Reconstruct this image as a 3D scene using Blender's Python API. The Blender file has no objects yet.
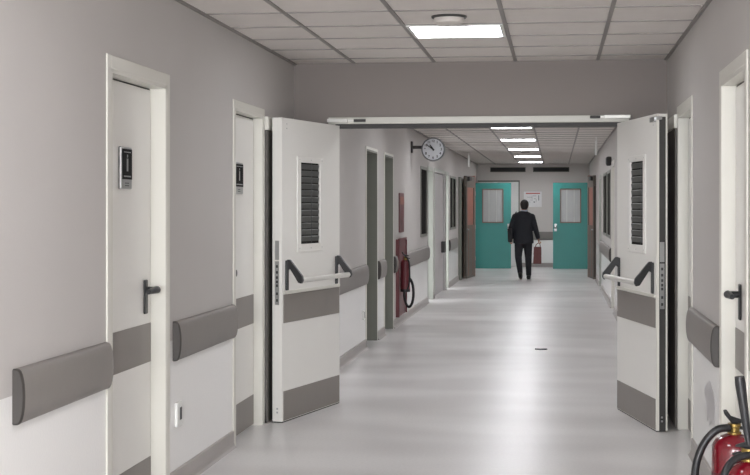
import bpy, bmesh, math, random
from mathutils import Vector, Matrix
random.seed(7)
SC = bpy.context.scene
COL = SC.collection
PI = math.pi

# ---------------------------------------------------------------- materials
def lin(c):
    return tuple(((v/255)/12.92 if v/255 <= .04045 else ((v/255+.055)/1.055)**2.4) for v in c) + (1,)
def mat(name, rgb, rough=.5, metal=0., var=.03, scale=6., bump=0., bscale=60., emit=None, coat=0., spec=.5, trans=0.):
    m = bpy.data.materials.new(name); m.use_nodes = True
    nt = m.node_tree; N = nt.nodes; L = nt.links
    b = N['Principled BSDF']
    b.inputs['Roughness'].default_value = rough; b.inputs['Metallic'].default_value = metal
    b.inputs['Specular IOR Level'].default_value = spec
    b.inputs['Coat Weight'].default_value = coat
    if trans: b.inputs['Transmission Weight'].default_value = trans
    tc = N.new('ShaderNodeTexCoord'); no = N.new('ShaderNodeTexNoise')
    no.inputs['Scale'].default_value = scale; no.inputs['Detail'].default_value = 5
    L.new(tc.outputs['Object'], no.inputs['Vector'])
    mx = N.new('ShaderNodeMix'); mx.data_type = 'RGBA'
    c = lin(rgb)
    mx.inputs[6].default_value = tuple(v*(1-var) for v in c[:3])+(1,)
    mx.inputs[7].default_value = tuple(min(1, v*(1+var)) for v in c[:3])+(1,)
    L.new(no.outputs['Fac'], mx.inputs[0]); L.new(mx.outputs[2], b.inputs['Base Color'])
    if bump:
        n2 = N.new('ShaderNodeTexNoise'); n2.inputs['Scale'].default_value = bscale; n2.inputs['Detail'].default_value = 4
        L.new(tc.outputs['Object'], n2.inputs['Vector'])
        bp = N.new('ShaderNodeBump'); bp.inputs['Strength'].default_value = bump; bp.inputs['Distance'].default_value = .01
        L.new(n2.outputs['Fac'], bp.inputs['Height']); L.new(bp.outputs['Normal'], b.inputs['Normal'])
    if emit:
        b.inputs['Emission Color'].default_value = lin(emit[0]); b.inputs['Emission Strength'].default_value = emit[1]
    m['mix'] = mx.name
    return m

M = dict(
    greige=mat('painted_plaster', (138,130,126), .75, var=.03, scale=2.5, bump=.05, bscale=120),  # bulkhead plaster, darkened to hold the weaker light there
    ceil=mat('mineral_tile', (223,217,212), .9, var=.03, scale=9, bump=.03, bscale=220),
    grid=mat('ceiling_grid', (140,134,130), .5),
    cream=mat('cream_enamel', (219,217,208), .35, var=.02, scale=3, bump=.03, bscale=40),
    leaf=mat('door_laminate', (232,230,225), .32, var=.02, scale=3, bump=.02, bscale=30),
    capdark=mat('bumper_end_plastic', (66,62,59), .5),  # near bumper ends, their shade put into a darker colour
    grey=mat('grey_vinyl', (134,129,125), .5, var=.05, scale=12, bump=.05, bscale=150),
    kick=mat('grey_plate', (132,126,121), .42, var=.04, scale=8),
    base=mat('skirting_vinyl', (166,160,156), .4, var=.04, scale=6),
    black=mat('black_plastic', (32,32,34), .4),
    dark=mat('dark_rubber', (58,56,55), .6, var=.08, scale=20),
    steel=mat('brushed_steel', (175,176,176), .3, .9, var=.06, scale=30),
    bar=mat('bar_aluminium', (214,212,206), .3, .15),
    olive=mat('olive_frame', (126,127,118), .5, var=.06, scale=8),
    sage=mat('sage_frame', (168,171,163), .5, var=.06, scale=8),
    lilac=mat('pale_lilac_door', (190,186,186), .45),
    glassdark=mat('dark_glass', (58,58,57), .12, var=.2, scale=10),
    slat=mat('blind_slat', (66,67,64), .45),
    white=mat('white_enamel', (235,235,232), .35),
    diffuser=mat('lit_diffuser', (255,255,255), .4, emit=((250,251,255), 12.5)),
    detector=mat('detector_plastic', (205,198,192), .5),
    teal=mat('teal_paint', (48,138,132), .35, var=.06, scale=4),
    tealrim=mat('brown_bead', (120,98,86), .5),
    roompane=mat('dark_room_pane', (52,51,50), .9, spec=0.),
    near_diffuser=mat('lit_diffuser_near', (255,255,255), .4, emit=((250,251,255), 8.)),
    headframe=mat('head_frame_enamel', (200,198,189), .4),
    insert=mat('sign_insert_black', (34,34,35), .7, spec=.1),
    curtain=mat('curtain_cloth', (172,173,170), .8),
    buffer=mat('buffer_rubber', (92,88,84), .6),  # dark tone painting the shade behind the open leaves
    frost=mat('frosted_pane', (158,160,158), .25, var=.12, scale=3),
    bronze2=mat('olive_bronze', (98,91,83), .5, var=.1),
    brown=mat('brown_laminate', (152,92,76), .4, var=.18, scale=7),
    brownd=mat('dark_bronze', (62,54,48), .5, var=.1),
    redcab=mat('maroon_board', (98,38,44), .4, var=.1, scale=10),
    poster=mat('dark_red_notice', (98,46,52), .4, var=.3, scale=14),
    red=mat('extinguisher_red', (112,12,28), .16, var=.05, coat=.6),
    brass=mat('brass', (140,118,66), .3, .8),
    suit=mat('charcoal_suit', (34,36,42), .85, var=.12, scale=30, bump=.1, bscale=200),
    trouser=mat('dark_trousers', (33,34,39), .85, var=.12, scale=30),
    skin=mat('skin', (176,128,104), .5),
    hair=mat('dark_hair', (34,29,27), .6, var=.2, scale=80, bump=.4, bscale=160),
    shirt=mat('pale_shirt', (190,200,214), .7),
    shoe=mat('black_leather', (24,23,23), .3),
    bagred=mat('maroon_leather', (98,40,36), .45, var=.15, scale=20),
    bagblk=mat('black_canvas', (30,31,34), .75),
    paper=mat('paper', (242,240,240), .6),
    redink=mat('red_ink', (190,60,60), .6), ink=mat('dark_ink', (70,72,78), .6),
    face=mat('clock_face', (218,221,226), .4),
    rim=mat('clock_rim', (92,94,96), .35, .5),
    scrap=mat('dark_scrap', (60,60,62), .7),
    outside=mat('pale_render', (190,190,188), .8),
    sock=mat('socket_shade', (60,60,60), .5),
)

def wall_material(name='two_tone_wall', ua=(187,183,180), ub=(194,190,187)):
    """greige paint above, glossy white vinyl below the bumper line, object z in metres"""
    m = bpy.data.materials.new(name); m.use_nodes = True
    nt = m.node_tree; N = nt.nodes; L = nt.links; b = N['Principled BSDF']
    tc = N.new('ShaderNodeNewGeometry'); sp = N.new('ShaderNodeSeparateXYZ'); L.new(tc.outputs['Position'], sp.inputs[0])
    st = N.new('ShaderNodeMath'); st.operation = 'GREATER_THAN'; st.inputs[1].default_value = .775; L.new(sp.outputs['Z'], st.inputs[0])
    no = N.new('ShaderNodeTexNoise'); no.inputs['Scale'].default_value = 1.6; no.inputs['Detail'].default_value = 5
    L.new(tc.outputs['Position'], no.inputs['Vector'])
    def mix(a, c):
        x = N.new('ShaderNodeMix'); x.data_type = 'RGBA'
        for s, v in ((6, a), (7, c)):
            if isinstance(v, tuple): x.inputs[s].default_value = v
            else: L.new(v, x.inputs[s])
        return x
    up = mix(lin(ua), lin(ub)); L.new(no.outputs['Fac'], up.inputs[0])
    lo = mix(lin((243,242,240)), lin((247,246,244))); L.new(no.outputs['Fac'], lo.inputs[0])
    al = mix(lo.outputs[2], up.outputs[2]); L.new(st.outputs[0], al.inputs[0])
    L.new(al.outputs[2], b.inputs['Base Color'])
    rg = N.new('ShaderNodeMath'); rg.operation = 'MULTIPLY_ADD'; rg.inputs[1].default_value = .5; rg.inputs[2].default_value = .25
    L.new(st.outputs[0], rg.inputs[0]); L.new(rg.outputs[0], b.inputs['Roughness'])
    n2 = N.new('ShaderNodeTexNoise'); n2.inputs['Scale'].default_value = 90; L.new(tc.outputs['Position'], n2.inputs['Vector'])
    bp = N.new('ShaderNodeBump'); bp.inputs['Strength'].default_value = .06; bp.inputs['Distance'].default_value = .01
    L.new(n2.outputs['Fac'], bp.inputs['Height']); L.new(bp.outputs['Normal'], b.inputs['Normal'])
    return m
M['wall'] = wall_material(); M['endwall'] = wall_material('pale_end_wall', (212,206,202), (220,214,210))  # end wall copy lightened, brighter lighting put into its paint

def floor_material():
    m = bpy.data.materials.new('speckled_vinyl_floor'); m.use_nodes = True
    nt = m.node_tree; N = nt.nodes; L = nt.links; b = N['Principled BSDF']
    g = N.new('ShaderNodeNewGeometry')
    a = N.new('ShaderNodeTexNoise'); a.inputs['Scale'].default_value = 1.3; a.inputs['Detail'].default_value = 1
    f = N.new('ShaderNodeTexNoise'); f.inputs['Scale'].default_value = 55; f.inputs['Detail'].default_value = 3
    mp = N.new('ShaderNodeMapping'); mp.inputs['Scale'].default_value = (.55, 1.3, 1); L.new(g.outputs['Position'], mp.inputs[0]); L.new(mp.outputs[0], a.inputs['Vector']); L.new(g.outputs['Position'], f.inputs['Vector'])
    x = N.new('ShaderNodeMix'); x.data_type = 'RGBA'; x.inputs[6].default_value = lin((203,200,199)); x.inputs[7].default_value = lin((219,217,216))
    cr = N.new('ShaderNodeMapRange'); cr.inputs[1].default_value = .35; cr.inputs[2].default_value = .65; L.new(a.outputs['Fac'], cr.inputs[0]); L.new(cr.outputs[0], x.inputs[0])
    y = N.new('ShaderNodeMix'); y.data_type = 'RGBA'; y.blend_type = 'MULTIPLY'; y.inputs[0].default_value = 1
    r = N.new('ShaderNodeValToRGB'); r.color_ramp.elements[0].position = .3; r.color_ramp.elements[0].color = (.93,.93,.93,1); r.color_ramp.elements[1].position = .62; r.color_ramp.elements[1].color = (1,1,1,1)
    L.new(f.outputs['Fac'], r.inputs[0]); L.new(x.outputs[2], y.inputs[6]); L.new(r.outputs[0], y.inputs[7])
    L.new(y.outputs[2], b.inputs['Base Color'])
    rr = N.new('ShaderNodeMapRange'); rr.inputs[1].default_value = .35; rr.inputs[2].default_value = .65; rr.inputs[3].default_value = .30; rr.inputs[4].default_value = .34
    L.new(a.outputs['Fac'], rr.inputs[0]); L.new(rr.outputs[0], b.inputs['Roughness'])
    b.inputs['Specular IOR Level'].default_value = .5
    return m
M['floor'] = floor_material()

# ---------------------------------------------------------------- mesh helpers
class MB:
    def __init__(s, tf=None): s.bm = bmesh.new(); s.tf = tf or (lambda p: Vector(p))
    def face(s, pts):
        vs = [s.bm.verts.new(s.tf(p)) for p in pts]; s.bm.faces.new(vs); return s
    def hexa(s, c):
        vs = [s.bm.verts.new(s.tf(p)) for p in c]
        for f in ((0,1,2,3),(4,5,6,7),(0,1,5,4),(1,2,6,5),(2,3,7,6),(3,0,4,7)): s.bm.faces.new([vs[i] for i in f])
        return s
    def box(s, x0,x1,y0,y1,z0,z1):
        return s.hexa([(x0,y0,z0),(x1,y0,z0),(x1,y1,z0),(x0,y1,z0),(x0,y0,z1),(x1,y0,z1),(x1,y1,z1),(x0,y1,z1)])
    def prism(s, pts, a, b):
        """closed polygon pts mapped by a and b to two end loops"""
        A = [s.bm.verts.new(s.tf(a(p))) for p in pts]; B = [s.bm.verts.new(s.tf(b(p))) for p in pts]
        s.bm.faces.new(A); s.bm.faces.new(B); n = len(pts)
        for i in range(n): s.bm.faces.new([A[i], A[(i+1)%n], B[(i+1)%n], B[i]])
        return s
    def rings(s, rings, cap=True):
        R = [[s.bm.verts.new(s.tf(p)) for p in r] for r in rings]
        for a, b in zip(R, R[1:]):
            n = len(a)
            for i in range(n): s.bm.faces.new([a[i], a[(i+1)%n], b[(i+1)%n], b[i]])
        if cap: s.bm.faces.new(R[0]); s.bm.faces.new(R[-1])
        return s
    def tube(s, pts, rad, n=10, closed=False):
        P = [Vector(p) for p in pts]; rings = []; m = len(P)
        rr = rad if isinstance(rad, (list, tuple)) else [rad]*m
        up = None
        for i, p in enumerate(P):
            t = (P[min(i+1,m-1)]-P[max(i-1,0)]).normalized()
            if up is None: up = t.orthogonal().normalized()
            up = (up - t*up.dot(t)).normalized(); w = t.cross(up)
            rings.append([p+(up*math.cos(a)+w*math.sin(a))*rr[i] for a in [2*PI*k/n for k in range(n)]])
        return s.rings(rings)
    def lathe(s, c, prof, n=28, axis=(0,0,1)):
        ax = Vector(axis).normalized(); u = ax.orthogonal().normalized(); w = ax.cross(u); c = Vector(c)
        return s.rings([[c+ax*h+(u*math.cos(a)+w*math.sin(a))*max(r,1e-4) for a in [2*PI*k/n for k in range(n)]] for r, h in prof])
    def ball(s, c, r, n=20, m=12, rot=None):
        rx, ry, rz = r if isinstance(r, (tuple, list)) else (r,r,r); R = rot or Matrix.Identity(3)
        rings = []
        for i in range(m+1):
            ph = PI*(i+.02)/(m+.04); 
            rings.append([Vector(c)+R@Vector((rx*math.sin(ph)*math.cos(a), ry*math.sin(ph)*math.sin(a), rz*math.cos(ph))) for a in [2*PI*k/n for k in range(n)]])
        return s.rings(rings)
    def build(s, name, m, parent=None, bevel=0., smooth=False, seg=2, org=None):
        bm = s.bm
        bmesh.ops.recalc_face_normals(bm, faces=bm.faces)
        me = bpy.data.meshes.new(name)
        o = bpy.data.objects.new(name, me); COL.objects.link(o)
        if parent is not None:
            off = world_of(parent); o.parent = parent
        elif org is not None: off = Vector(org); o.location = off
        else: off = Vector((0,0,0))
        o['_w'] = tuple(off) if parent is None else tuple(off)
        for v in bm.verts: v.co -= off
        if smooth:
            for f in bm.faces: f.smooth = True
        bm.to_mesh(me); bm.free(); me.materials.append(M[m] if isinstance(m, str) else m)
        if bevel:
            b = o.modifiers.new('bevel','BEVEL'); b.width = bevel; b.segments = seg; b.limit_method = 'ANGLE'; b.angle_limit = .6
        if smooth and hasattr(me, 'set_sharp_from_angle'): me.set_sharp_from_angle(angle=.7)
        return o
def world_of(o):
    v = Vector((0,0,0))
    while o is not None: v = v + o.location; o = o.parent
    return v
def tag(o, label=None, cat=None, group=None, kind=None):
    if label: o['label'] = label
    if cat: o['category'] = cat
    if group: o['group'] = group
    if kind: o['kind'] = kind
    return o
def thing(name, loc, label, cat, group=None):
    o = bpy.data.objects.new(name, None); COL.objects.link(o); o.location = loc; o.empty_display_size = .1
    return tag(o, label, cat, group)
def struct(name, mb, m, **k): return tag(mb.build(name, m, **k), kind='structure')
def copy_tree(o, parent=None):
    c = o.copy(); COL.objects.link(c); c.parent = parent
    for ch in o.children: copy_tree(ch, c)
    return c

# ---------------------------------------------------------------- dimensions
XL, XR, HC = -1.96, .80, 2.543
YB, YB2 = 10.40, 10.56          # bulkhead with the double door opening
OX0, OX1, OZ = -1.645, .475, 2.10  # opening
YBACK, YEND = -3.2, 34.9
DEEP = .30                       # side wall thickness
def SL(p): return Vector((XL-p[1], p[0], p[2]))    # (along the corridor, depth into the wall, z)
def SR(p): return Vector((XR+p[1], p[0], p[2]))

struct('floor', MB().box(XL-.3, XR+.3, YBACK-.2, YEND+.2, -.12, 0), 'floor')
ce = struct('ceiling', MB().box(XL-.3, XR+.3, YBACK-.2, YEND+.2, HC, HC+.15), 'ceil')

# openings in the side walls: y0, y1, top, depth of niche
LO = [(6.005,6.89,2.075,.2),(8.42,9.24,2.075,.2),(14.42,15.3,2.07,.28),(15.98,16.8,2.07,.28),(21.5,22.3,2.06,.2),
      (22.62,24.75,2.06,.2),(25.0,25.55,2.06,.2)]
LW = [(20.3,21.3,1.03,2.07,.14),(25.95,27.5,1.05,2.06,.14)]      # windows y0,y1,z0,z1,depth
RO = [(6.1,6.97,2.065,.2),(8.51,9.42,2.065,.2),(11.9,12.75,2.07,.2),(16.2,17.0,2.07,.2),(19.75,20.6,2.07,.2),(25.5,26.4,2.0,.2)]
RW = [(21.15,22.4,1.0,2.03,.14),(22.7,24.2,1.0,2.03,.14)]
def side_wall(name, T, ops, wins):
    mb = MB(T); cuts = sorted([(a,b,0,t,d) for a,b,t,d in ops]+[(a,b,z0,z1,d) for a,b,z0,z1,d in wins])
    y = YBACK-.2
    for a,b,z0,z1,d in cuts:
        mb.box(y,a,0,DEEP,0,HC); mb.box(a,b,0,DEEP,z1,HC); mb.box(a,b,d,DEEP,z0,z1)
        if z0 > 0: mb.box(a,b,0,DEEP,0,z0)
        y = b
    mb.box(y,YEND+.2,0,DEEP,0,HC)
    return struct(name, mb, 'wall')
side_wall('wall_left', SL, LO, LW); side_wall('wall_right', SR, RO, RW)
struct('wall_end', MB().box(XL, XR, YEND, YEND+.2, 0, HC), 'endwall')
# wall behind the camera with an unseen window, added for fill light
mb = MB(); wx0, wx1, wz0, wz1 = -1.75, .6, .9, 2.35
mb.box(XL,wx0,YBACK-.2,YBACK,0,HC).box(wx1,XR,YBACK-.2,YBACK,0,HC).box(wx0,wx1,YBACK-.2,YBACK,0,wz0).box(wx0,wx1,YBACK-.2,YBACK,wz1,HC)
struct('wall_back', mb, 'wall')
mb = MB()
for x in (wx0, (wx0+wx1)/2-.03, wx1-.06): mb.box(x,x+.06,YBACK-.12,YBACK-.06,wz0,wz1)
mb.box(wx0,wx1,YBACK-.12,YBACK-.06,wz0,wz0+.06).box(wx0,wx1,YBACK-.12,YBACK-.06,wz1-.06,wz1)
struct('window_3', mb, 'cream')  # added window frame, unseen, around the fill lamp
# bulkhead: cheeks either side of the opening and the wall above it
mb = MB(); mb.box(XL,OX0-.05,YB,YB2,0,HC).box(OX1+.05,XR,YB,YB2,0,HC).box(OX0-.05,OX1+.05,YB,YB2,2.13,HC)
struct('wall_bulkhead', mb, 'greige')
mb = MB(); mb.box(OX0-.05,OX1+.05,YB-.025,YB2+.01,2.085,2.135).box(OX0-.05,OX0,YB-.01,YB2+.01,0,2.085).box(OX1,OX1+.05,YB-.01,YB2+.01,0,2.085)
fr = struct('trim_1', mb, 'headframe', bevel=.003)
MB().box(OX0,OX1,YB+.0,YB+.05,2.053,2.085).build('rebate_seal','dark',fr)
tag(fr, kind='structure')
# ceiling grid bars
mb = MB()
for k in range(5):
    x = -1.5+.6*k
    mb.box(x-.012,x+.012,YBACK,YB,HC-.006,HC) ; mb.box(x-.012,x+.012,YB2,YEND,HC-.006,HC)
k = -19
while 8.262+.6*k < YEND:
    y = 8.262+.6*k
    if y > YBACK and not (YB-.02 < y < YB2+.02): mb.box(XL,XR,y-(.011 if y < YB else .006),y+(.011 if y < YB else .006),HC-.005,HC)
    k += 1
mb.box(XL,XL+.02,YBACK,YB,HC-.012,HC).box(XR-.02,XR,YBACK,YB,HC-.012,HC).box(XL,XL+.02,YB2,YEND,HC-.012,HC).box(XR-.02,XR,YB2,YEND,HC-.012,HC)
struct('trim_2', mb, 'grid')

# ---------------------------------------------------------------- ceiling lights
def ceiling_light(y, label, grp, x=-.9, dm='diffuser'):
    t = thing('ceiling_light', (x+.3, y+.3, HC), label, 'ceiling light', grp)
    f = MB()
    for a,b,c,d in ((x+.014,x+.586,y+.008,y+.035),(x+.014,x+.586,y+.565,y+.592),(x+.014,x+.035,y+.035,y+.565),(x+.565,x+.586,y+.035,y+.565)):
        f.box(a,b,c,d,HC-.012,HC-.001)
    f.build('frame','white',t)
    MB().box(x+.035,x+.565,y+.035,y+.565,HC-.010,HC-.002).build('diffuser',dm,t)
    return t
ceiling_light(8.262, 'square lit ceiling panel in the nearest hall, in front of the bulkhead', None, dm='near_diffuser')
FAR = 'lit ceiling panels down the far corridor'
far_labels = {18.462:'nearest of the lit ceiling panels seen through the double doorway', 22.062:'second lit ceiling panel beyond the doorway, counting from the doorway',
 25.662:'middle one of the five lit ceiling panels in the far corridor', 29.262:'fourth lit ceiling panel beyond the doorway, next to last before end wall',
 32.862:'farthest lit ceiling panel, just before the end wall vents'}
for y, l in far_labels.items(): ceiling_light(y, l, FAR)
for y in (14.862, 11.262): ceiling_light(y, 'lit ceiling panel hidden above the doorway just past the bulkhead', 'lit ceiling panels past the bulkhead out of view')
for y in (4.062, .462, -2.538): ceiling_light(y, 'lit ceiling panel of the near hall above or behind the viewpoint', 'lit ceiling panels over the near hall out of view', dm='near_diffuser')

# smoke detector
def detector(x, y, label, r=.10):
    t = thing('smoke_detector', (x,y,HC), label, 'smoke detector')
    MB().lathe((x,y,HC-.012),[(r*.96,0),(r,.004),(r,.012)],36).build('base','dark',t,smooth=True)
    MB().lathe((x,y,HC-.05),[(.001,0),(r*.6,.0),(r*.82,.012),(r*.86,.03),(r*.86,.038)],36).build('sensor_head','detector',t,smooth=True)
detector(-.603, 7.93, 'round smoke detector on the ceiling beside the nearest lit panel')
detector(-.60, 27.4, 'small round smoke detector on the far corridor ceiling between lit panels', .09)

# ---------------------------------------------------------------- doors in the side walls
DN = [0]
def wall_door(T, y0, y1, top, rec, frame='cream', leafm='leaf', stripe=True, openway=False, arch=.06, handle=None, sign=False, lining=None, glass=None, label=None, knob=None, arch_m=None):
    DN[0] += 1
    t = bpy.data.objects.new('door_%d' % DN[0], None); COL.objects.link(t); t.location = T(((y0+y1)/2, 0, 0)); t['kind'] = 'structure'
    if label: t['label'] = label
    e = .003
    mb = MB(T)      # lining and architrave, one frame
    mb.box(y0-e,y0+.018,-.007,rec+.05,0,top+.0).box(y1-.018,y1+e,-.007,rec+.05,0,top).box(y0-e,y1+e,-.007,rec+.05,top-.018,top+e)
    fr = mb.build('door_frame', lining or frame, t)
    mb = MB(T)
    mb.box(y0-arch,y0,-.009,.0,0,top+arch).box(y1,y1+arch,-.009,0,0,top+arch).box(y0,y1,-.009,0,top,top+arch)
    mb.build('architrave', arch_m or frame, t, bevel=.004)
    g = .008
    a, b, h = y0+.018+g, y1-.018-g, top-.018-g
    if openway: return t
    if glass:
        gz0, gz1 = glass
        mb = MB(T); mb.box(a,b,rec,rec+.045,.006,gz0).box(a,b,rec,rec+.045,gz1,h).box(a,a+.12,rec,rec+.045,gz0,gz1).box(b-.12,b,rec,rec+.045,gz0,gz1)
        lf = mb.build('door_leaf', leafm, t)
        MB(T).box(a+.12,b-.12,rec+.015,rec+.03,gz0,gz1).build('pane','glassdark',lf)
    else:
        lf = MB(T).box(a,b,rec,rec+.045,.006,h).build('door_leaf', leafm, t, bevel=.002)
    MB(T).box(b+.0005,b+.0075,rec+.004,rec+.03,.006,h+.007).box(a,b,rec+.004,rec+.03,h+.0005,h+.0075).build('door_seal','dark',t)  # dark strips in the leaf gap, painted as its shade
    if stripe:
        MB(T).box(a+.001,b-.001,rec-.003,rec,.685,.88).build('impact_band','kick',lf)
        MB(T).box(a+.001,b-.001,rec-.003,rec,.012,.208).build('kick_plate','kick',lf)
    if handle is not None:
        yh = handle
        mb = MB(T); mb.box(yh-.024,yh+.024,rec-.012,rec,.93,1.10)
        hp = mb.build('handle_plate','black',lf,bevel=.006)
        mb = MB(T); mb.tube([(yh,rec-.008,1.05),(yh,rec-.062,1.05)],.016,14)
        mb.tube([(yh+.012,rec-.060,1.05),(yh-.03,rec-.062,1.051),(yh-.12,rec-.055,1.046)],[.019,.018,.012],14)
        mb.build('lever','black',hp,smooth=True)
        MB(T).lathe((0,0,0),[(.011,0),(.011,.006)],14,(0,-1,0)) if False else None
    if knob is not None:
        MB(T).tube([(knob,rec-.012,1.045),(knob,rec,1.045)],.021,14).build('lock_cylinder','black',lf)
    if sign:
        ys0, ys1 = sign
        sg = MB(T).box(ys0,ys1,rec-.018,rec,1.545,1.745).build('sign_holder','steel',lf,bevel=.006)
        ins = MB(T).box(ys0+.012,ys1-.008,rec-.0205,rec-.017,1.592,1.735).build('sign_insert','insert',sg)
        mb = MB(T); w = ys1-ys0; c = (ys0+ys1)/2
        mb.box(c-.01,c+.012,rec-.0215,rec-.020,1.63,1.69).box(c-.006,c+.008,rec-.0215,rec-.020,1.695,1.708).box(ys0+.03,ys1-.03,rec-.0215,rec-.020,1.603,1.609).box(ys0+.03,ys1-.03,rec-.0215,rec-.020,1.718,1.722)
        mb.build('sign_marks','steel',ins)
        mb = MB(T)
        for z in (1.56,1.572): mb.box(c-.03,c+.03,rec-.0195,rec-.0175,z,z+.004)
        mb.build('sign_lettering','ink',sg)
    return t
wall_door(SL, *LO[0][:3], .07, handle=6.765, sign=(6.335,6.50), label='white door nearest on the left wall, with dark sign plate and black lever')
wall_door(SL, *LO[1][:3], .055, arch=.048, sign=(8.60,8.83), knob=8.67, label='white door on the left wall beside the open double door leaf')
wall_door(SL, *LO[2][:3], .22, frame='cream', lining='olive', leafm='olive', stripe=False, arch=.03, label='first dark doorway on the left past the double doors')
wall_door(SL, *LO[3][:3], .22, frame='cream', lining='olive', leafm='olive', stripe=False, arch=.03, label='second dark doorway on the left, before the fire equipment')
wall_door(SL, *LO[4][:3], .13, frame='sage', lining='sage', openway=True, stripe=False, arch=.04, label='sage framed doorway after the dark corridor window')  # leaf left out for an added lamp in this niche
d6 = wall_door(SL, *LO[5][:3], .03, frame='sage', lining='lilac', leafm='lilac', stripe=False, arch=.05, label='wide pale door on the left with a black lock box')
wall_door(SL, *LO[6][:3], .13, frame='sage', lining='sage', openway=True, stripe=False, arch=.05, label='narrow sage doorway on the left in the far corridor')  # no leaf here either, the second added lamp sits in the niche
MB(SL).box(24.35,24.6,-.03,.03,.68,.87).build('lock_box','dark',d6.children[2])
wall_door(SR, *RO[0][:3], .06, handle=6.75, label='white door nearest on the right wall beside the extinguishers')
wall_door(SR, *RO[1][:3], .06, label='white door on the right wall beside the open double door leaf')
wall_door(SR, *RO[2][:3], .06, label='door on the right hidden behind the open leaf')
wall_door(SR, *RO[3][:3], .06, label='second door on the right hidden behind the open leaf')
wall_door(SR, *RO[4][:3], .10, frame='cream', lining='cream', leafm='lilac', stripe=False, label='pale door on the right just past the double doors')
wall_door(SR, *RO[5][:3], .08, frame='sage', lining='sage', leafm='lilac', stripe=False, glass=None, label='pale door on the right near the brown folded leaf')

# internal windows
def int_window(n, T, y0, y1, z0, z1, panes=1):
    t = bpy.data.objects.new('window_%d' % n, None); COL.objects.link(t); t.location = T(((y0+y1)/2, 0, z0)); t['kind'] = 'structure'
    mb = MB(T); f = .04
    mb.box(y0,y0+f,-.01,.10,z0,z1).box(y1-f,y1,-.01,.10,z0,z1).box(y0+f,y1-f,-.01,.10,z0,z0+f).box(y0+f,y1-f,-.01,.10,z1-f,z1)
    for i in range(1,panes):
        y = y0+(y1-y0)*i/panes; mb.box(y-f/2,y+f/2,-.01,.10,z0+f,z1-f)
    mb.build('window_frame','olive',t)
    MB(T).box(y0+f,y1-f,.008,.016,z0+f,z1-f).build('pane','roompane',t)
int_window(1, SL, *LW[0][:4]); int_window(2, SL, *LW[1][:4], panes=2)
int_window(4, SR, *RW[0][:4]); int_window(5, SR, *RW[1][:4])

# baseboards
def baseboard(name, T, gaps, y0, y1):
    mb = MB(T); cur = y0; prof = [(0,0),(-.03,0),(-.018,.012),(-.012,.03),(-.012,.096),(0,.10)]
    for a, b in sorted(gaps)+[(y1, y1)]:
        if a > cur+.02: mb.prism(prof, lambda p, c=cur: (c, p[0], p[1]), lambda p, c=a: (c, p[0], p[1]))
        cur = b
    return struct(name, mb, 'base')
def gaps(ops, arch): return [(a-g, b+g) for (a,b,_,_), g in zip(ops, arch)]
baseboard('baseboard_left', SL, gaps(LO, (.06,.06,.03,.03,.04,.05,.05))+[(YB-.01, YB2+.01),(28.55,29.95)], YBACK, YEND-.02)
baseboard('baseboard_right', SR, gaps(RO, (.06,)*6)+[(YB-.01, YB2+.01),(28.55,29.95)], YBACK, YEND-.02)
struct('baseboard_end', MB().box(XL+.03,XR-.03,YEND-.014,YEND,0,.10), 'base')

# ---------------------------------------------------------------- wall bumpers
TE_ = lambda p: Vector((p[0], YEND+p[1], p[2]))
def bumper(T, y0, y1, label, grp='grey wall bumper rails', z0=.668, z1=.870, out=.042, m='grey'):
    zc = (z0+z1)/2; hh = (z1-z0)/2
    t = thing('wall_bumper', T(((y0+y1)/2, 0, z0)), label, 'bumper rail', grp)
    def prof(sc=1., n=14):
        p = [(0, -hh*sc)]
        for i in range(n+1):
            a = -PI/2+PI*i/n
            p.append((-.012-(out*sc-.012)*math.cos(a)**.75 if abs(math.cos(a)) > 1e-6 else -.012, hh*sc*math.sin(a)))
        p.append((0, hh*sc)); return p
    q = prof()
    mb = MB(T); mb.prism(q, lambda p: (y0+.012, p[0], zc+p[1]), lambda p: (y1-.012, p[0], zc+p[1])); mb.build('rail_cover', m, t, smooth=True)
    q2 = [(a*1.03, b*1.015) for a, b in q]; q3 = [(a*.93, b*.96) for a, b in q]
    for s, e in ((y0+.013, y0-.004), (y1-.013, y1+.004)):
        mb = MB(T); mb.rings([[(s, a, zc+b) for a, b in q2], [((s+e)/2, a, zc+b) for a, b in q2], [(e, a, zc+b) for a, b in q3]])
        mb.build('end_cap', m if s > (y0+y1)/2 or T is TE_ else 'capdark', t, smooth=True)
    return t
bumper(SL, 4.885, 5.93, 'grey wall bumper nearest on the left, before the first white door')
bumper(SL, 7.03, 8.345, 'grey wall bumper on the left between the two white doors')
bumper(SR, 7.10, 8.44, 'grey wall bumper on the right wall above the stained patch')
bumper(SL, 10.62, 14.36, 'grey bumper rail on left wall behind the open left leaf', m='grey')
bumper(SL, 15.36, 15.92, 'short grey bumper piece between the two dark doorways')
bumper(SL, 16.86, 17.08, 'tiny grey bumper stub between dark doorway and maroon fire board')
bumper(SL, 18.12, 21.42, 'grey bumper rail on left wall just beyond the maroon fire board')
bumper(SL, 25.65, 27.6, 'grey bumper rail on left beside the brown folded leaf')
bumper(SR, 20.75, 25.4, 'grey bumper rail on right wall under the dark windows')
bumper(SR, 10.62, 11.8, 'grey bumper rail on the right hidden behind the open leaf')
bumper(SR, 12.85, 16.1, 'longer grey bumper rail on the right hidden behind the open leaf')
# end wall bumper
bumper(TE_, -.86, .78, 'dark grey bumper rail on the end wall behind the walking man')

# sockets on the lower left wall
def socket(T, y, z, w, h, label):
    t = thing('wall_socket', T((y,0,z)), label, 'wall socket')
    MB(T).box(y-w/2,y+w/2,-.016,0,z-h/2,z+h/2).build('cover_plate','white',t,bevel=.005)
    MB(T).box(y-.005,y+w/2-.02,-.0175,-.015,z-.03,z+.035).build('socket_opening','sock',t)
socket(SL, 7.115, .383, .105, .125, 'small white wall socket low on the left wall between white doors')
socket(SL, 14.2, .36, .09, .10, 'small wall socket low beside the first dark doorway')

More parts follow.
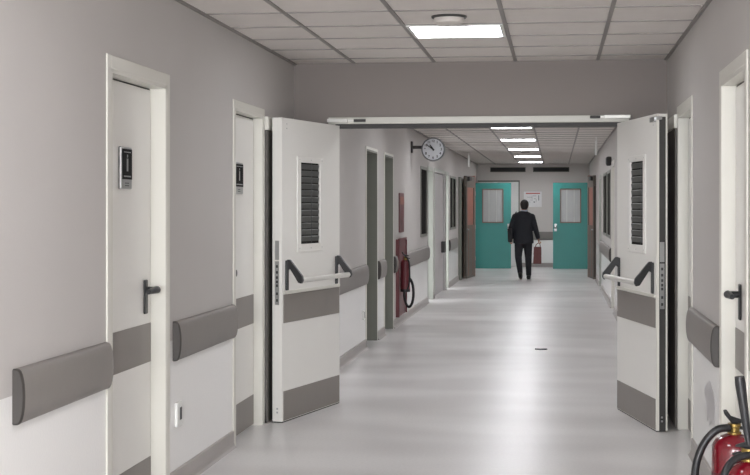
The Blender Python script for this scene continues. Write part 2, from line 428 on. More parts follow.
# dark strips painted as the shaded gap between wall and open leaves
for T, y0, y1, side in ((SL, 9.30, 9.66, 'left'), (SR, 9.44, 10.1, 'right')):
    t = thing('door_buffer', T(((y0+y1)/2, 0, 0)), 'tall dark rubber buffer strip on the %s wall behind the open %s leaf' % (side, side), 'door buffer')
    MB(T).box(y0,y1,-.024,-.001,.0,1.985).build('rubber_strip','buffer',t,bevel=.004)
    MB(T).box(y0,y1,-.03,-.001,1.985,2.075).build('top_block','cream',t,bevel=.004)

# ---------------------------------------------------------------- open double door leaves
def fire_leaf(H, F, side, label):
    H = Vector((H[0],H[1],0)); F = Vector((F[0],F[1],0)); d = (F-H); W = d.length; d.normalize()
    n = Vector((d.y,-d.x,0))
    if (side == 'left') != (n.x > 0): n = -n          # towards the middle of the corridor
    T = lambda p: H + d*p[0] + n*p[1] + Vector((0,0,p[2]))   # (along leaf, out of its face, z)
    t = thing('fire_door', (H.x,H.y,0), label, 'door', 'open leaves of the near double door')
    top, th = 2.07, .072
    wa, wb, wz0, wz1 = .325, .795, 1.15, 1.815           # vision panel surround
    ga, gb, gz0, gz1 = .385, .735, 1.205, 1.775
    lf = MB(T)
    if side == 'left':
        edge0, edge1 = W-.0, W
        lf.box(0,W,-th,0,.008,gz0).box(0,W,-th,0,gz1,top).box(0,ga,-th,0,gz0,gz1).box(gb,W,-th,0,gz0,gz1)
        leaf = lf.build('door_panel','leaf',t)
    else:
        a = W-.012
        lf.box(0,a,-th,0,.008,gz0).box(0,a,-th,0,gz1,top).box(0,ga,-th,0,gz0,gz1).box(gb,a,-th,0,gz0,gz1)
        leaf = lf.build('door_panel','leaf',t)
        MB(T).box(a,W,-.018,0,.008,top).box(a,W,-th-.0,-th+.010,.008,top).build('edge_lip','cream',leaf)
        MB(T).box(a,W-.004,-th+.010,-.018,.008,top-.02).build('edge_rebate','dark',leaf)
    # vision panel: surround, glass, blind slats
    sr = MB(T); o = .008
    sr.box(wa,ga,0,o,wz0,wz1).box(gb,wb,0,o,wz0,wz1).box(ga,gb,0,o,wz0,gz0).box(ga,gb,0,o,gz1,wz1)
    sr = sr.build('window_surround','leaf',leaf,bevel=.003)
    sc = MB(T)
    for a_ in (wa+.035,(wa+wb)/2,wb-.035):
        for z in (wz0+.025,wz1-.02): sc.tube([T_(a_,o) for T_ in (lambda u,v: (u,v,z),)]+[(a_,o+.002,z)],.004,8)
    sc.build('screw','steel',sr)
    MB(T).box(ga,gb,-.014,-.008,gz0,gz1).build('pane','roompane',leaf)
    sl = MB(T); k = 0; z = gz0+.02
    while z < gz1-.01:
        sl.hexa([(ga+.003,-.008,z),(gb-.003,-.008,z),(gb-.003,-.007,z-.003),(ga+.003,-.007,z-.003),(ga+.003,-.006,z+.034),(gb-.003,-.006,z+.034),(gb-.003,-.002,z+.030),(ga+.003,-.002,z+.030)])
        z += .046
    bl = sl.build('blind_slats','slat',leaf)
    cd = MB(T); c = gb-.09 if side == 'left' else ga+.24
    c = .53 if side == 'left' else .66
    cd.box(c-.002,c+.002,-.002,.0005,gz0,gz1)
    z = gz0+.03
    while z < gz1: cd.box(c-.006,c+.006,-.002,.001,z,z+.010); z += .046
    cd.build('blind_cord','rim',bl)
    # bands
    MB(T).box(.012,W-.02,0,.004,.675,.868).build('impact_band','kick',leaf)
    MB(T).box(.012,W-.02,0,.004,.013,.212).build('kick_plate','kick',leaf)
    MB(T).box(.0,W-.012,-th+.005,-.002,.0,.012).build('bottom_seal','dark',leaf)
    MB(T).box(.012,W-.02,0,.010,.872,.892).build('rail_strip','cream',leaf,bevel=.002)
    # push bar
    pb = MB(T)
    la, lb = .075, .975
    bz, off = .965, .105
    for a_ in (la, lb):
        br = MB(T)
        br.box(a_-.018,a_+.018,.0,.014,.895,1.10)
        P = [(.010,1.105),(.032,1.105),(off+.018,bz+.03),(off+.024,bz),(off+.012,bz-.022),(off-.012,bz-.016),(.03,1.045),(.010,1.03)]
        br.prism(P, lambda p, q=a_: (q-.013,p[0],p[1]), lambda p, q=a_: (q+.013,p[0],p[1]))
        br.build('push_bar_arm','black',t,bevel=.004)
    MB(T).tube([(la+.014,off,bz),(lb-.014,off,bz)],.0185,18).build('push_bar','bar',t,smooth=True)
    # lock hardware on the edge
    MB(T).box(W,W+.002,-.052,-.022,1.105,1.235).build('edge_plate','steel',leaf)
    lk = MB(T).box(W,W+.002,-.052,-.022,.80,1.095).build('lock_plate','steel',leaf)
    ho = MB(T)
    for z in (.83,.875,.93,.955,.985,1.02,1.06): ho.box(W+.0015,W+.004,-.044,-.030,z-.009,z+.009)
    ho.build('lock_bolts','sock',lk)
    ho = MB(T)
    for z in (.07,.095): ho.box(W,W+.002,-.042,-.030,z-.006,z+.006)
    for z in (2.0,2.03): ho.box(W-.08,W-.074,0,.002,z-.004,z+.004)
    ho.build('edge_screws','steel',leaf)
    return t, T, W
tl, TLf, WL = fire_leaf((-1.606,10.35), (-1.842,9.335), 'left', 'open white double door leaf on the left with louvred vision panel and push bar')
tr, TRf, WR = fire_leaf((.437,10.30), (.645,9.27), 'right', 'open white double door leaf on the right with dark edge and push bar')
MB(TRf).box(WR-.13,WR-.01,0,.012,2.02,2.052).box(WR-.01,WR+.03,-.03,.004,2.03,2.052).build('top_catch','steel',tr,bevel=.003)
# closer tracks fixed on the head frame
for x0, x1, xa, xb, z, side in ((-1.70,-1.545,-1.50,-1.41,2.11,'left'),(.345,.535,.243,.318,2.122,'right')):
    t = thing('door_closer', ((x0+x1)/2, YB-.03, z-.02), 'slim door closer track on the head frame above the %s leaf' % side, 'door closer')
    MB().box(min(x0,xa),max(x1,xb),YB-.034,YB-.024,z-.006,z+.006).build('track','bar',t)
    MB().box(x0,x1,YB-.055,YB-.034,z-.013,z+.013).build('housing','bar',t,bevel=.003)
    MB().box(xa,xb,YB-.052,YB-.034,z-.011,z+.009).build('slider','dark',t,bevel=.003)

# ---------------------------------------------------------------- clock
def clock():
    cx, cy, cz, r = -1.655, 18.96, 2.250, .158
    t = thing('wall_clock', (XL, cy, cz), 'round double sided clock on a bracket sticking out from left wall', 'clock')
    MB().box(XL,XL+.025,cy-.05,cy+.05,cz-.045,cz+.11).build('mounting_plate','dark',t,bevel=.004)
    MB().tube([(XL+.02,cy,cz+.03),(cx-r+.01,cy,cz+.03)],.022,14).build('bracket','dark',t,smooth=True)
    MB().lathe((cx,cy-.045,cz),[(r-.018,0.006),(r-.012,0),(r,.0),(r+.004,.02),(r+.004,.07),(r,.09),(r-.012,.09),(r-.018,.084)],48,(0,1,0)).build('case','rim',t,smooth=True)
    f = MB().lathe((cx,cy-.042,cz),[(.001,0),(r-.014,0),(r-.014,.006)],48,(0,1,0)).build('clock_face','face',t)
    y = cy-.0445
    for i in range(12):
        a = PI/6*(i+1)
        cu = bpy.data.curves.new('numeral','FONT'); cu.body = str(i+1); cu.size = .046; cu.align_x = 'CENTER'; cu.align_y = 'CENTER'; cu.extrude = .0005; cu.offset = .0014
        tmp = bpy.data.objects.new('numeral', cu); COL.objects.link(tmp)
        me = bpy.data.meshes.new_from_object(tmp); bpy.data.objects.remove(tmp); me.materials.clear(); me.materials.append(M['black'])
        o = bpy.data.objects.new('numeral', me); COL.objects.link(o); o.parent = f
        o.location = Vector((cx+math.sin(a)*.112, y, cz+math.cos(a)*.112))-world_of(f); o.rotation_euler = (PI/2,0,0)
    def hand(name, ang, ln, w):
        d = Vector((math.sin(ang),0,math.cos(ang))); s_ = Vector((d.z,0,-d.x)); c = Vector((cx,y-.004,cz))
        mb = MB(); q = [c-d*.02-s_*w, c-d*.02+s_*w, c+d*ln+s_*w*.5, c+d*ln-s_*w*.5]
        e = Vector((0,.002,0)); mb.hexa(q+[p+e for p in q]); mb.build(name,'black',t)
    hand('hour_hand', math.radians(325), .078, .012); hand('minute_hand', math.radians(306), .115, .009)
clock()

# ---------------------------------------------------------------- fire board, notice, hose and extinguisher, left wall
t = thing('fire_board', SL((17.5,0,.10)), 'tall maroon equipment board on the left wall past the dark doorways', 'fire board')
MB(SL).box(17.14,18.04,-.03,0,.11,1.07).build('backboard','redcab',t,bevel=.004)
mb = MB(SL)
for a,b,c,d in ((17.14,18.04,1.05,1.08),(17.14,17.17,.11,1.05),(18.01,18.04,.11,1.05)): mb.box(a,b,-.045,-.03,c,d)
mb.build('edge_frame','redcab',t)
t = thing('notice_board', SL((17.7,0,1.15)), 'narrow dark red notice hanging above the maroon fire board', 'notice')
MB(SL).box(17.45,17.96,-.015,0,1.15,1.645).build('panel','poster',t)
MB(SL).box(17.50,17.91,-.018,-.015,1.50,1.60).build('printed_band','brown',t)
def extinguisher(x, y, z, r, h, label, grp, hose_pts=None, horn=None, hose_r=.012, gauge=True, ang=0., red='red', hs=.55):
    """body of radius r and height h up to the shoulder, standing at z"""
    t = thing('fire_extinguisher', (x,y,z), label, 'fire extinguisher', grp)
    pr = [(r*.82,0),(r*.96,.008),(r,.03),(r,h-r*.72)]
    for i in range(1,9):
        a = PI/2*i/8; pr.append((max(.02, r*math.cos(a)), h-r*.72+r*.72*math.sin(a)))
    MB().lathe((x,y,z),pr,36).build('cylinder',red,t,smooth=True)
    MB().lathe((x,y,z),[(r*1.01,.0),(r*1.02,.005),(r*1.02,.03),(r*1.01,.035)],36).build('base_ring','black',t,smooth=True)
    nk = MB().lathe((x,y,z+h-.008),[(.028,0),(.028,.012),(.021,.014),(.021,.032),(.026,.034),(.026,.046)],20).build('valve','brass',t,smooth=True)
    R = Matrix.Rotation(ang,3,'Z')
    def P(p): return Vector((x,y,z+h))+R@(Vector(p)*hs)
    mb = MB(P); mb.box(-.024,.024,-.022,.022,.035,.075); mb.build('valve_head','black',nk,bevel=.006)
    mb = MB(P); mb.prism([(-.02,.07),(-.075,.135),(-.085,.165),(-.065,.172),(-.03,.125),(.085,.085),(.085,.07)], lambda p: (p[0],-.014,p[1]), lambda p: (p[0],.014,p[1]))
    mb.build('squeeze_handle','black',t,bevel=.005)
    mb = MB(P); mb.prism([(.015,.055),(.10,.035),(.11,.022),(.10,.012),(.015,.03)], lambda p: (p[0],-.012,p[1]), lambda p: (p[0],.012,p[1]))
    mb.build('carry_handle','black',t,bevel=.004)
    if gauge: MB(P).lathe((-.03,-.0,.05),[(.014,0),(.016,.004),(.016,.014),(.013,.016)],20,(-1,-.4,.0)).build('pressure_gauge','brass',t,smooth=True)
    MB().lathe((x,y,z+h*.45),[(r*1.004,0),(r*1.004,h*.28)],36).build('label_band','paper' if r > .095 else 'redcab',t,smooth=True)
    if hose_pts: MB().tube([Vector((x,y,z))+Vector(p) for p in smooth_path(hose_pts)],hose_r,12).build('hose','black',t,smooth=True)
    if horn:
        a, b, ra, rb = horn
        A = Vector((x,y,z))+Vector(a); B = Vector((x,y,z))+Vector(b)
        MB().tube([A, A.lerp(B,.3), A.lerp(B,.9), B],[ra, ra*1.2, rb, rb*.9],16).build('discharge_horn','black',t,smooth=True)
    return t
def smooth_path(P, n=6):
    P = [Vector(p) for p in P]; Q = [P[0]]+P+[P[-1]]; out = []
    for i in range(1,len(Q)-2):
        a,b,c,d = Q[i-1:i+3]
        for k in range(n):
            t = k/n; out.append(.5*((2*b)+(c-a)*t+(2*a-5*b+4*c-d)*t*t+(3*b-a-3*c+d)*t**3))
    out.append(P[-1]); return out
# on the maroon board, hung at mid height
extinguisher(XL+.107, 17.25, .42, .06, .40, 'small maroon fire extinguisher hung on the maroon board, left wall', 'fire extinguishers', red='redcab',
   hose_r=.009, hose_pts=[(-.0,-.03,.43),(.03,-.04,.42),(.055,-.05,.34),(.06,-.06,.2),(.05,-.06,.08),(.02,-.05,.02)], gauge=False)
t = thing('fire_hose', (XL+.06, 17.55, .2), 'black looped hose hanging on the maroon board', 'hose')
MB().tube([(XL+.13+.062*math.sin(a), 17.45-.05*math.cos(a/2), .40+.18*math.cos(a)) for a in [i*2*PI/24 for i in range(25)]],.017,10).build('hose_loop','black',t,smooth=True)
MB().box(XL+.03,XL+.15,17.38,17.42,.56,.59).build('hook','black',t)

# bottom right corner extinguishers, standing on the floor
extinguisher(.700, 5.70, 0, .088, .565, 'red fire extinguisher with big black hose loop on the floor by right wall', 'fire extinguishers',
   hose_pts=[(-.02,-.02,.587),(-.07,-.03,.580),(-.115,-.035,.535),(-.145,-.04,.47),(-.157,-.04,.40),(-.155,-.04,.30),(-.14,-.03,.20)], hose_r=.0155, ang=.35)
extinguisher(.642, 4.84, 0, .080, .610, 'nearer red fire extinguisher at lower right with black horn pointing up', 'fire extinguishers',
   hose_pts=[(.0,-.02,.63),(-.05,-.05,.62),(-.085,-.08,.585),(-.10,-.09,.52),(-.10,-.08,.42),(-.07,-.08,.30)], hose_r=.0125, horn=((.0,.0,.66),(-.031,.0,.89),.011,.018), gauge=False, ang=2.6)

# grey stained repair patch low on the right wall
pts = [(7.28,.60),(7.34,.645),(7.45,.66),(7.50,.70),(7.58,.70),(7.64,.655),(7.78,.63),(7.80,.56),(7.76,.50),(7.70,.42),(7.66,.34),(7.60,.40),(7.54,.33),(7.46,.40),(7.38,.345),(7.30,.42)]
st = MB(SR).prism(pts, lambda p: (p[0],-.0012,(p[1]-.33)/.37*.235+.31), lambda p: (p[0],0,(p[1]-.33)/.37*.235+.31)).build('trim_3', mat('stain_grey',(190,188,189),.5,var=.06,scale=12)); tag(st, kind='structure')

# black alarm box on right wall, far corridor
t = thing('alarm_box', SR((20.9,0,2.09)), 'small black box mounted high on the right wall of far corridor', 'alarm box')
MB(SR).box(20.78,21.02,-.075,.001,2.08,2.21).build('housing','dark',t,bevel=.02)
MB(SR).box(20.83,20.97,-.08,-.07,2.10,2.19).build('grille','sock',t)
# thin white signs hanging from the far ceiling, edge on
for x, y, l in ((-1.70,27.5,'thin white sign hanging edge-on from the ceiling, far left'),(.60,21.6,'thin white sign hanging edge-on from the ceiling, far right')):
    t = thing('hanging_sign', (x,y,HC), l, 'sign', 'hanging ceiling signs')
    MB().box(x-.012,x+.012,y-.15,y+.15,HC-.28,HC-.06).build('sign_panel','white',t)
    MB().tube([(x,y,HC-.062),(x,y,HC)],.008,8).build('rod','white',t)

# ---------------------------------------------------------------- brown folded leaves at the far fire door set
def brown_leaf(H, F, side, label):
    H = Vector((H[0],H[1],0)); F = Vector((F[0],F[1],0)); d = (F-H); W = d.length; d.normalize(); n = Vector((d.y,-d.x,0))
    if (side == 'left') != (n.x > 0): n = -n
    T = lambda p: H+d*p[0]+n*p[1]+Vector((0,0,p[2]))
    t = thing('folded_door', (H.x,H.y,0), label, 'door', 'brown folded leaves in the far corridor')
    lf = MB(T).box(0,W,-.055,0,.008,1.10).box(0,W,-.055,0,1.88,2.12).box(0,.12,-.055,0,1.10,1.88).box(W-.12,W,-.055,0,1.10,1.88).build('door_panel','bronze2',t)
    MB(T).box(.12,W-.12,-.04,-.015,1.10,1.88).build('upper_panel','brown',t)
    mb = MB(T); mb.box(.25,.27,0,.004,.05,1.08).box(W-.27,W-.25,0,.004,.05,1.08); mb.build('moulding','brown',t)
    mb = MB(T); mb.box(W-.015,W+.001,-.045,-.010,.05,1.9); mb.build('edge_strip','brownd',t)
    mb = MB(T); mb.box(W-.35,W-.08,0,.05,2.02,2.10).box(W-.5,W-.35,.01,.03,2.05,2.07); mb.build('door_closer','dark',t,bevel=.004)
    MB(T).box(W-.10,W-.04,0,.035,1.0,1.03).build('handle','steel',t)
    return t
brown_leaf((-1.72,29.85),(-1.83,28.80),'left','brown folded door leaf against the left wall of far corridor')
brown_leaf((.655,29.85),(.745,28.85),'right','brown folded door leaf against the right wall of far corridor')
mb = MB(); mb.box(XL,-1.72,29.86,30.02,0,2.14); struct('trim_4', mb, 'brown', bevel=.004)
mb = MB(); mb.box(.655,XR,29.86,30.02,0,2.14); struct('trim_5', mb, 'brown', bevel=.004)
mb = MB(); mb.box(XL,-1.855,31.6,31.75,0,2.14); struct('trim_6', mb, 'brown', bevel=.004)
mb = MB(); mb.box(XL,-1.91,28.2,28.5,0,2.08); struct('trim_7', mb, 'olive', bevel=.004)

# ---------------------------------------------------------------- teal doors and the end wall
def teal_door(x0, x1, y, knob_x, label):
    t = thing('teal_door', (x0 if knob_x > (x0+x1)/2 else x1, y, 0), label, 'door', 'teal doors at the corridor end')
    a, b = (x0+.165, x0+.67) if knob_x > (x0+x1)/2 else (x0+.165, x1-.165)
    z0, z1, Z = 1.10, 1.915, 2.055
    MB().box(x0,x1,y,y+.045,.01,z0).box(x0,x1,y,y+.045,z1,Z).box(x0,a,y,y+.045,z0,z1).box(b,x1,y,y+.045,z0,z1).build('door_panel','teal',t)
    mb = MB(); w = .022
    mb.box(a,a+w,y-.008,y,z0,z1).box(b-w,b,y-.008,y,z0,z1).box(a+w,b-w,y-.008,y,z0,z0+w).box(a+w,b-w,y-.008,y,z1-w,z1); mb.build('glazing_bead','tealrim',t)
    pn = MB().box(a,b,y+.012,y+.03,z0,z1).build('pane','frost',t)
    MB().box(a+.15,a+.17,y+.009,y+.012,z0,z1).box(b-.17,b-.155,y+.009,y+.012,z0,z1).build('curtain_fold','curtain',pn)
    kb = MB().box(knob_x-.03,knob_x+.03,y-.006,y,.90,1.08).build('knob_plate','steel',t,bevel=.004)
    MB().tube([(knob_x,y-.004,1.0),(knob_x,y-.05,1.0)],.014,10).ball((knob_x,y-.06,1.0),.036,12,8).build('grip','steel',kb,smooth=True)
    mb = MB(); hx = x0-.006 if knob_x > (x0+x1)/2 else x1-.008
    for z in (.25,1.0,1.8): mb.box(hx,hx+.014,y-.012,y+.004,z-.05,z+.05)
    mb.build('hinge','steel',t)
teal_door(-1.925,-1.075,33.6,-1.13,'teal door on the left at the corridor end with frosted pane')
teal_door(-.08,.745,33.6,-.02,'teal door on the right at the corridor end with chrome knob')
mb = MB(); mb.box(XL,-1.935,33.58,33.7,0,2.12); struct('trim_8', mb, 'brownd')
mb = MB(); mb.box(.755,XR,33.58,33.7,0,2.12); struct('trim_9', mb, 'brownd')
# white framed doorway in the end wall behind the left teal door
DN[0] += 1
t = bpy.data.objects.new('door_%d' % DN[0], None); COL.objects.link(t); t.location = (-1.4,YEND,0); t['kind'] = 'structure'; t['label'] = 'white framed doorway in the end wall behind the left teal door'
mb = MB(); mb.box(-1.93,-1.83,YEND-.04,YEND,0,2.10).box(-1.06,-.93,YEND-.04,YEND,0,2.10).box(-1.83,-1.06,YEND-.04,YEND,2.02,2.10); mb.build('door_frame','white',t,bevel=.005)
mb = MB(); mb.box(-.93,-.90,YEND-.05,YEND,0,2.14).box(-1.94,-.90,YEND-.05,YEND,2.10,2.14); mb.build('architrave','olive',t)
MB().box(-1.83,-1.06,YEND-.02,YEND,.005,2.02).build('door_leaf','white',t)
# vents
for x0, x1, l in ((-1.63,-.755,'long dark louvred vent on the end wall, left one'),(-.575,.315,'long dark louvred vent on the end wall, right one')):
    z0, z1 = 2.345, 2.465
    t = thing('wall_vent', ((x0+x1)/2,YEND,z0), l, 'vent', 'vents high on the end wall')
    mb = MB(); mb.box(x0,x1,YEND-.02,YEND,z0,z0+.012).box(x0,x1,YEND-.02,YEND,z1-.012,z1).box(x0,x0+.012,YEND-.02,YEND,z0+.012,z1-.012).box(x1-.012,x1,YEND-.02,YEND,z0+.012,z1-.012)
    mb.build('vent_frame','olive',t)
    MB().box(x0+.012,x1-.012,YEND-.004,YEND,z0+.012,z1-.012).build('backing','dark',t)
    mb = MB(); z = z0+.02
    while z < z1-.02: mb.hexa([(x0+.012,YEND-.018,z),(x1-.012,YEND-.018,z),(x1-.012,YEND-.005,z+.010),(x0+.012,YEND-.005,z+.010),(x0+.012,YEND-.018,z+.002),(x1-.012,YEND-.018,z+.002),(x1-.012,YEND-.005,z+.012),(x0+.012,YEND-.005,z+.012)]); z += .02
    mb.build('louvres','sock',t)
# evacuation plan
px0, px1, pz0, pz1 = -.80, -.36, 1.48, 1.86
t = thing('wall_poster', ((px0+px1)/2,YEND,pz0), 'white plan poster with red heading on the end wall above the man', 'poster')
MB().box(px0,px1,YEND-.012,YEND,pz0,pz1).build('sheet','paper',t)
MB().box(px0+.05,px1-.04,YEND-.015,YEND-.012,pz1-.055,pz1-.03).build('heading','redink',t)
mb = MB(); y0, y1 = YEND-.015, YEND-.012
for a,b,c,d in ((.08,.20,.24,.246),(.20,.206,.20,.28),(.22,.31,.27,.277),(.25,.30,.20,.207),(.36,.375,.16,.29),(.16,.22,.17,.176),(.24,.27,.11,.135),(.12,.16,.12,.126),(.30,.306,.12,.20)): mb.box(px0+a,px0+b,y0,y1,pz0+c,pz0+d)
mb.build('plan_lines','ink',t)['kind'] = 'stuff'

# scrap on the floor
mb = MB(); mb.prism([(0,0),(.03,.015),(.06,.0),(.10,.02),(.13,.01),(.12,-.03),(.05,-.045),(.02,-.03)], lambda p: (-.22+p[0],14.53+p[1],.0), lambda p: (-.22+p[0]*.95,14.53+p[1]*.9,.010))
tag(mb.build('litter_scrap','scrap',org=(-.157,14.53,0)), 'tiny dark scrap lying on the middle of the grey floor', 'litter')

# ---------------------------------------------------------------- walking man
MX, MY = -.655, 28.75
def capsule(mb, a, b, ra, rb, n=14, sy=1.):
    a = Vector(a); b = Vector(b); d = (b-a); L_ = d.length; d.normalize(); u = d.orthogonal().normalized(); w = d.cross(u); rings = []
    for i in range(5):
        q = PI/2*(i+.1)/5; rings.append((a-d*ra*math.cos(q), ra*math.sin(q)))
    for i in range(7): k = i/6; rings.append((a.lerp(b,k), ra+(rb-ra)*k))
    for i in range(5):
        q = PI/2*(4.9-i)/5; rings.append((b+d*rb*math.cos(q), rb*math.sin(q)))
    mb.rings([[c+(u*math.cos(t)+w*math.sin(t))*r for t in [2*PI*k/n for k in range(n)]] for c, r in rings])
def chain(mb, pts, rads):
    for p, q, r, s in zip(pts, pts[1:], rads, rads[1:]): capsule(mb, p, q, r, s)
def remesh(o, vs, it=6):
    m = o.modifiers.new('remesh','REMESH'); m.mode = 'VOXEL'; m.voxel_size = vs; m.use_smooth_shade = True
    s = o.modifiers.new('smooth','SMOOTH'); s.iterations = it; s.factor = .5
G = lambda p: Vector((MX+p[0], MY+p[1], p[2]*.972))
LS, LE, LH = (-.180,.0,1.315),(-.255,-.02,1.08),(-.245,.10,.86)
RS, RE, RH = (.160,.0,1.315),(.225,-.03,1.09),(.285,.04,.865)
LHip, LK, LA = (-.095,0,.86),(-.115,.0,.47),(-.072,-.22,.135)
RHip, RK, RA = (.068,0,.86),(.085,.075,.47),(.092,.10,.085)
body = MB(G)
# torso
def ell(mb, c, rx, ry, rz): mb.ball(c, (rx,ry,rz))
ell(body,(-.01,0,.88),.155,.115,.13); ell(body,(-.01,0,1.05),.14,.10,.17); ell(body,(-.01,-.005,1.24),.165,.11,.17); ell(body,(-.01,0,1.34),.17,.08,.075)
capsule(body,(-.005,-.01,1.36),(.005,.012,1.49),.062,.052)
# head, looking down the corridor
hc = Vector((.008,.025,1.560))
body.ball(hc,(.077,.095,.106)); body.ball(hc+Vector((0,.045,-.052)),(.052,.048,.052)); body.ball(hc+Vector((0,.098,-.008)),(.012,.022,.022))
body.ball(hc+Vector((0,.088,-.048)),(.026,.012,.006)); body.ball(hc+Vector((0,.086,-.058)),(.024,.012,.007)); body.ball(hc+Vector((0,.078,.018)),(.05,.018,.012))
for s in (-1,1):
    body.ball(hc+Vector((s*.076,.0,-.008)),(.010,.020,.032)); body.ball(hc+Vector((s*.028,.078,.002)),(.013,.012,.009))
for sh, el_, ha in ((LS,LE,LH),(RS,RE,RH)): chain(body,[sh,el_,ha],[.052,.040,.027])
for hp, kn, an in ((LHip,LK,LA),(RHip,RK,RA)): chain(body,[hp,kn,an],[.085,.055,.038])
capsule(body,(-.070,-.20,.10),(-.066,-.10,.034),.036,.03); capsule(body,RA,(.102,.24,.035),.038,.028); capsule(body,(.092,.07,.05),(.097,.16,.04),.035,.035)
# hands: palm, four fingers curled, thumb from the side
def hand(mb, w, d, inner):
    w = Vector(w); d = Vector(d).normalized(); f = Vector((0,1,0)); f = (f-d*f.dot(d)).normalized(); s = f.cross(d)*inner
    pc = w+d*.05
    for k in range(4):
        o = f*(.030-.020*k)
        capsule(mb, w+o*.5+d*.01, w+o+d*.085, .013, .011, 8)
        ln = (.034,.040,.037,.028)[k]; a = w+o+d*.085; b = a+d*ln*.8+s*.010; c = b+s*ln*.75-d*.004; e = c+s*.006-d*.022
        capsule(mb,a,b,.0095,.009,8); capsule(mb,b,c,.009,.0085,8); capsule(mb,c,e,.0085,.0075,8)
    a = w+f*.022+d*.025; b = a+f*.030+d*.025+s*.012; c = b+d*.028+s*.014; capsule(mb,a,b,.013,.010,8); capsule(mb,b,c,.010,.008,8)
hand(body, LH, (.02,.06,-1), 1); hand(body, RH, (.12,.05,-1), -1)
man = body.build('person','skin',org=(MX,MY,0)); remesh(man,.0065,3)
tag(man,'person in dark suit walking away down the corridor, carrying bags','person')
# jacket
j = MB(G)
j.rings([[(-.012+rx*math.cos(a),dy+ry*math.sin(a),z) for a in [2*PI*k/32 for k in range(32)]] for z, rx, ry, dy in (
  (.755,.200,.142,0),(.765,.208,.148,0),(.85,.204,.145,0),(.95,.192,.138,0),(1.05,.186,.132,0),(1.15,.190,.134,0),(1.24,.200,.134,-.005),(1.31,.205,.126,-.008),(1.36,.192,.106,-.008),(1.392,.150,.090,-.008),(1.42,.095,.076,-.006),(1.435,.070,.068,-.004))])
chain(j,[LS,LE,(-.246,.09,.885)],[.068,.062,.047]); chain(j,[RS,RE,(.280,.035,.885)],[.068,.060,.047])
jk = j.build('jacket','suit',man); remesh(jk,.008,5)
tr_ = MB(G)
ell(tr_,(-.01,0,.87),.172,.125,.14); chain(tr_,[LHip,LK,(-.074,-.205,.15)],[.104,.072,.052]); chain(tr_,[RHip,RK,(.092,.09,.10)],[.104,.070,.054])
to = tr_.build('trousers','trouser',man); remesh(to,.008,5)
for nm, pts in (('l',[(-.072,-.235,.125),(-.069,-.16,.080),(-.066,-.085,.036)]),('r',[(.091,.055,.045),(.097,.15,.045),(.105,.255,.035)])):
    s_ = MB(G); capsule(s_,pts[0],pts[1],.045,.046); capsule(s_,pts[1],pts[2],.046,.034)
    if nm == 'l': capsule(s_,(-.072,-.262,.128),(-.072,-.235,.085),.026,.030)
    else: s_.box(.058,.130,.02,.27,.0,.03)
    so = s_.build('shoe','shoe',man); remesh(so,.007,3)
h = MB(G); h.ball(hc+Vector((0,-.012,.018)),(.088,.100,.100)); h.ball(hc+Vector((0,-.042,-.040)),(.076,.062,.062))
ho = h.build('hair','hair',man); remesh(ho,.007,2)
c_ = MB(G); c_.rings([[(.002+r*math.cos(a),.0+r*math.sin(a)+dy,z+.010*math.sin(a)) for a in [2*PI*k/24 for k in range(24)]] for r, z, dy in ((.072,1.425,-.004),(.067,1.458,.0),(.062,1.462,.0),(.064,1.43,0))])
c_.build('shirt_collar','shirt',man,smooth=True)
# maroon bag in the right hand
bx, by = -.655+.268, MY+.05
t = thing('handbag', (bx,by,.31), 'maroon brown briefcase hanging from the walking man right hand', 'bag')
MB().hexa([(bx-.085,by-.05,.315),(bx+.085,by-.05,.315),(bx+.085,by+.06,.315),(bx-.085,by+.06,.315),(bx-.065,by-.03,.655),(bx+.080,by-.03,.655),(bx+.080,by+.04,.655),(bx-.065,by+.04,.655)]).build('bag_body','bagred',t,bevel=.015)
MB().hexa([(bx-.078,by-.062,.50),(bx+.086,by-.062,.50),(bx+.086,by-.03,.50),(bx-.078,by-.03,.50),(bx-.068,by-.04,.665),(bx+.082,by-.04,.665),(bx+.082,by-.028,.665),(bx-.068,by-.028,.665)]).build('flap','bagred',t,bevel=.006)
MB().tube(smooth_path([(bx-.04,by,.65),(bx-.02,by,.71),(bx+.03,by,.74),(bx+.055,by,.71),(bx+.06,by,.65)]),.008,8).build('handle','bagred',t,smooth=True)
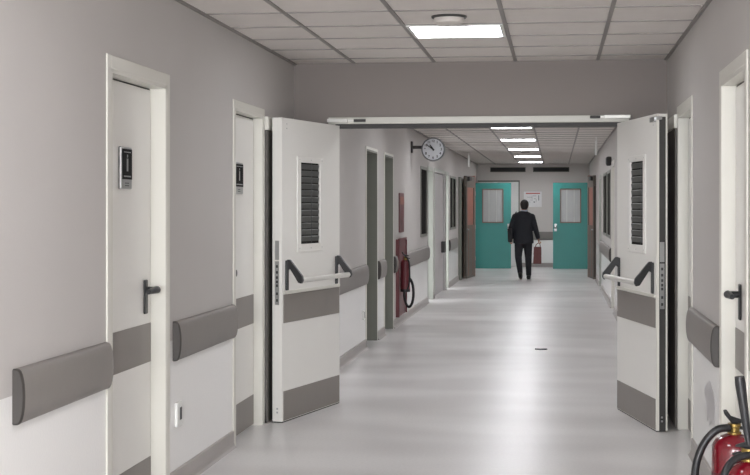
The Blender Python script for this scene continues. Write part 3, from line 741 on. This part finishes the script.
# black bag at the left side, strap over the shoulder
bx, by = MX-.285, MY-.06
t = thing('shoulder_bag', (bx,by,.75), 'black bag hanging at the walking man left side', 'bag')
MB().hexa([(bx-.035,by-.15,.76),(bx+.045,by-.15,.76),(bx+.045,by+.13,.76),(bx-.035,by+.13,.76),(bx-.045,by-.14,1.04),(bx+.04,by-.14,1.04),(bx+.04,by+.12,1.04),(bx-.045,by+.12,1.04)]).build('bag_body','bagblk',t,bevel=.02)
MB().tube(smooth_path([(bx-.0,by-.12,1.0),(bx+.03,by-.06,1.2),(bx+.13,by+.03,1.375),(bx+.04,by+.09,1.2),(bx,by+.10,1.0)]),.010,8).build('strap','bagblk',t,smooth=True)

for o in SC.objects:
    if '_w' in o: del o['_w']

# ---------------------------------------------------------------- camera
F, VX, HZ, EYE = 1402.145, 556.4, 207.93, 1.457
cam = bpy.data.cameras.new('camera'); co = bpy.data.objects.new('camera', cam); COL.objects.link(co)
cam.sensor_fit = 'HORIZONTAL'; cam.sensor_width = 36; cam.lens = F/750*36
th = math.atan((VX-375)/F)
co.location = (0,0,EYE); co.rotation_euler = (PI/2, 0, th)
cam.shift_y = -(237.5-HZ)/750
cam.clip_start = .05; cam.clip_end = 200
SC.camera = co

# ---------------------------------------------------------------- world light, added fill lamps and view
w = bpy.data.worlds.new('world'); SC.world = w; w.use_nodes = True
w.node_tree.nodes['Background'].inputs[0].default_value = (.86,.92,1,1); w.node_tree.nodes['Background'].inputs[1].default_value = 1.0
la = bpy.data.lights.new('window_daylight','AREA'); la.shape = 'RECTANGLE'; la.size = 2.2; la.size_y = 1.35; la.energy = 205; la.color = (.93,.96,1)  # added fill lamp in the unseen back window
lo = bpy.data.objects.new('window_daylight', la); COL.objects.link(lo); lo.location = ((wx0+wx1)/2, YBACK+.02, 1.62); lo.rotation_euler = (PI/2,0,0)
for y0, y1, _, d in (LO[4], LO[6]):      # assumed side light: lamps added in the shallow niches, no rooms behind
    ld = bpy.data.lights.new('doorway_daylight','AREA'); ld.shape = 'RECTANGLE'; ld.size = 1.9; ld.size_y = y1-y0-.06; ld.energy = 3.5; ld.color = (.95,.97,1)
    o = bpy.data.objects.new('doorway_daylight', ld); COL.objects.link(o); o.location = (XL-d+.015,(y0+y1)/2,1.0); o.rotation_euler = (0,-PI/2,0)
vs = SC.view_settings; vs.view_transform = 'Standard'; vs.look = 'None'; vs.gamma = 1; vs.use_curve_mapping = False; vs.exposure = 1.17
SC.cycles.use_denoising = True; SC.cycles.max_bounces = 10; SC.cycles.diffuse_bounces = 6
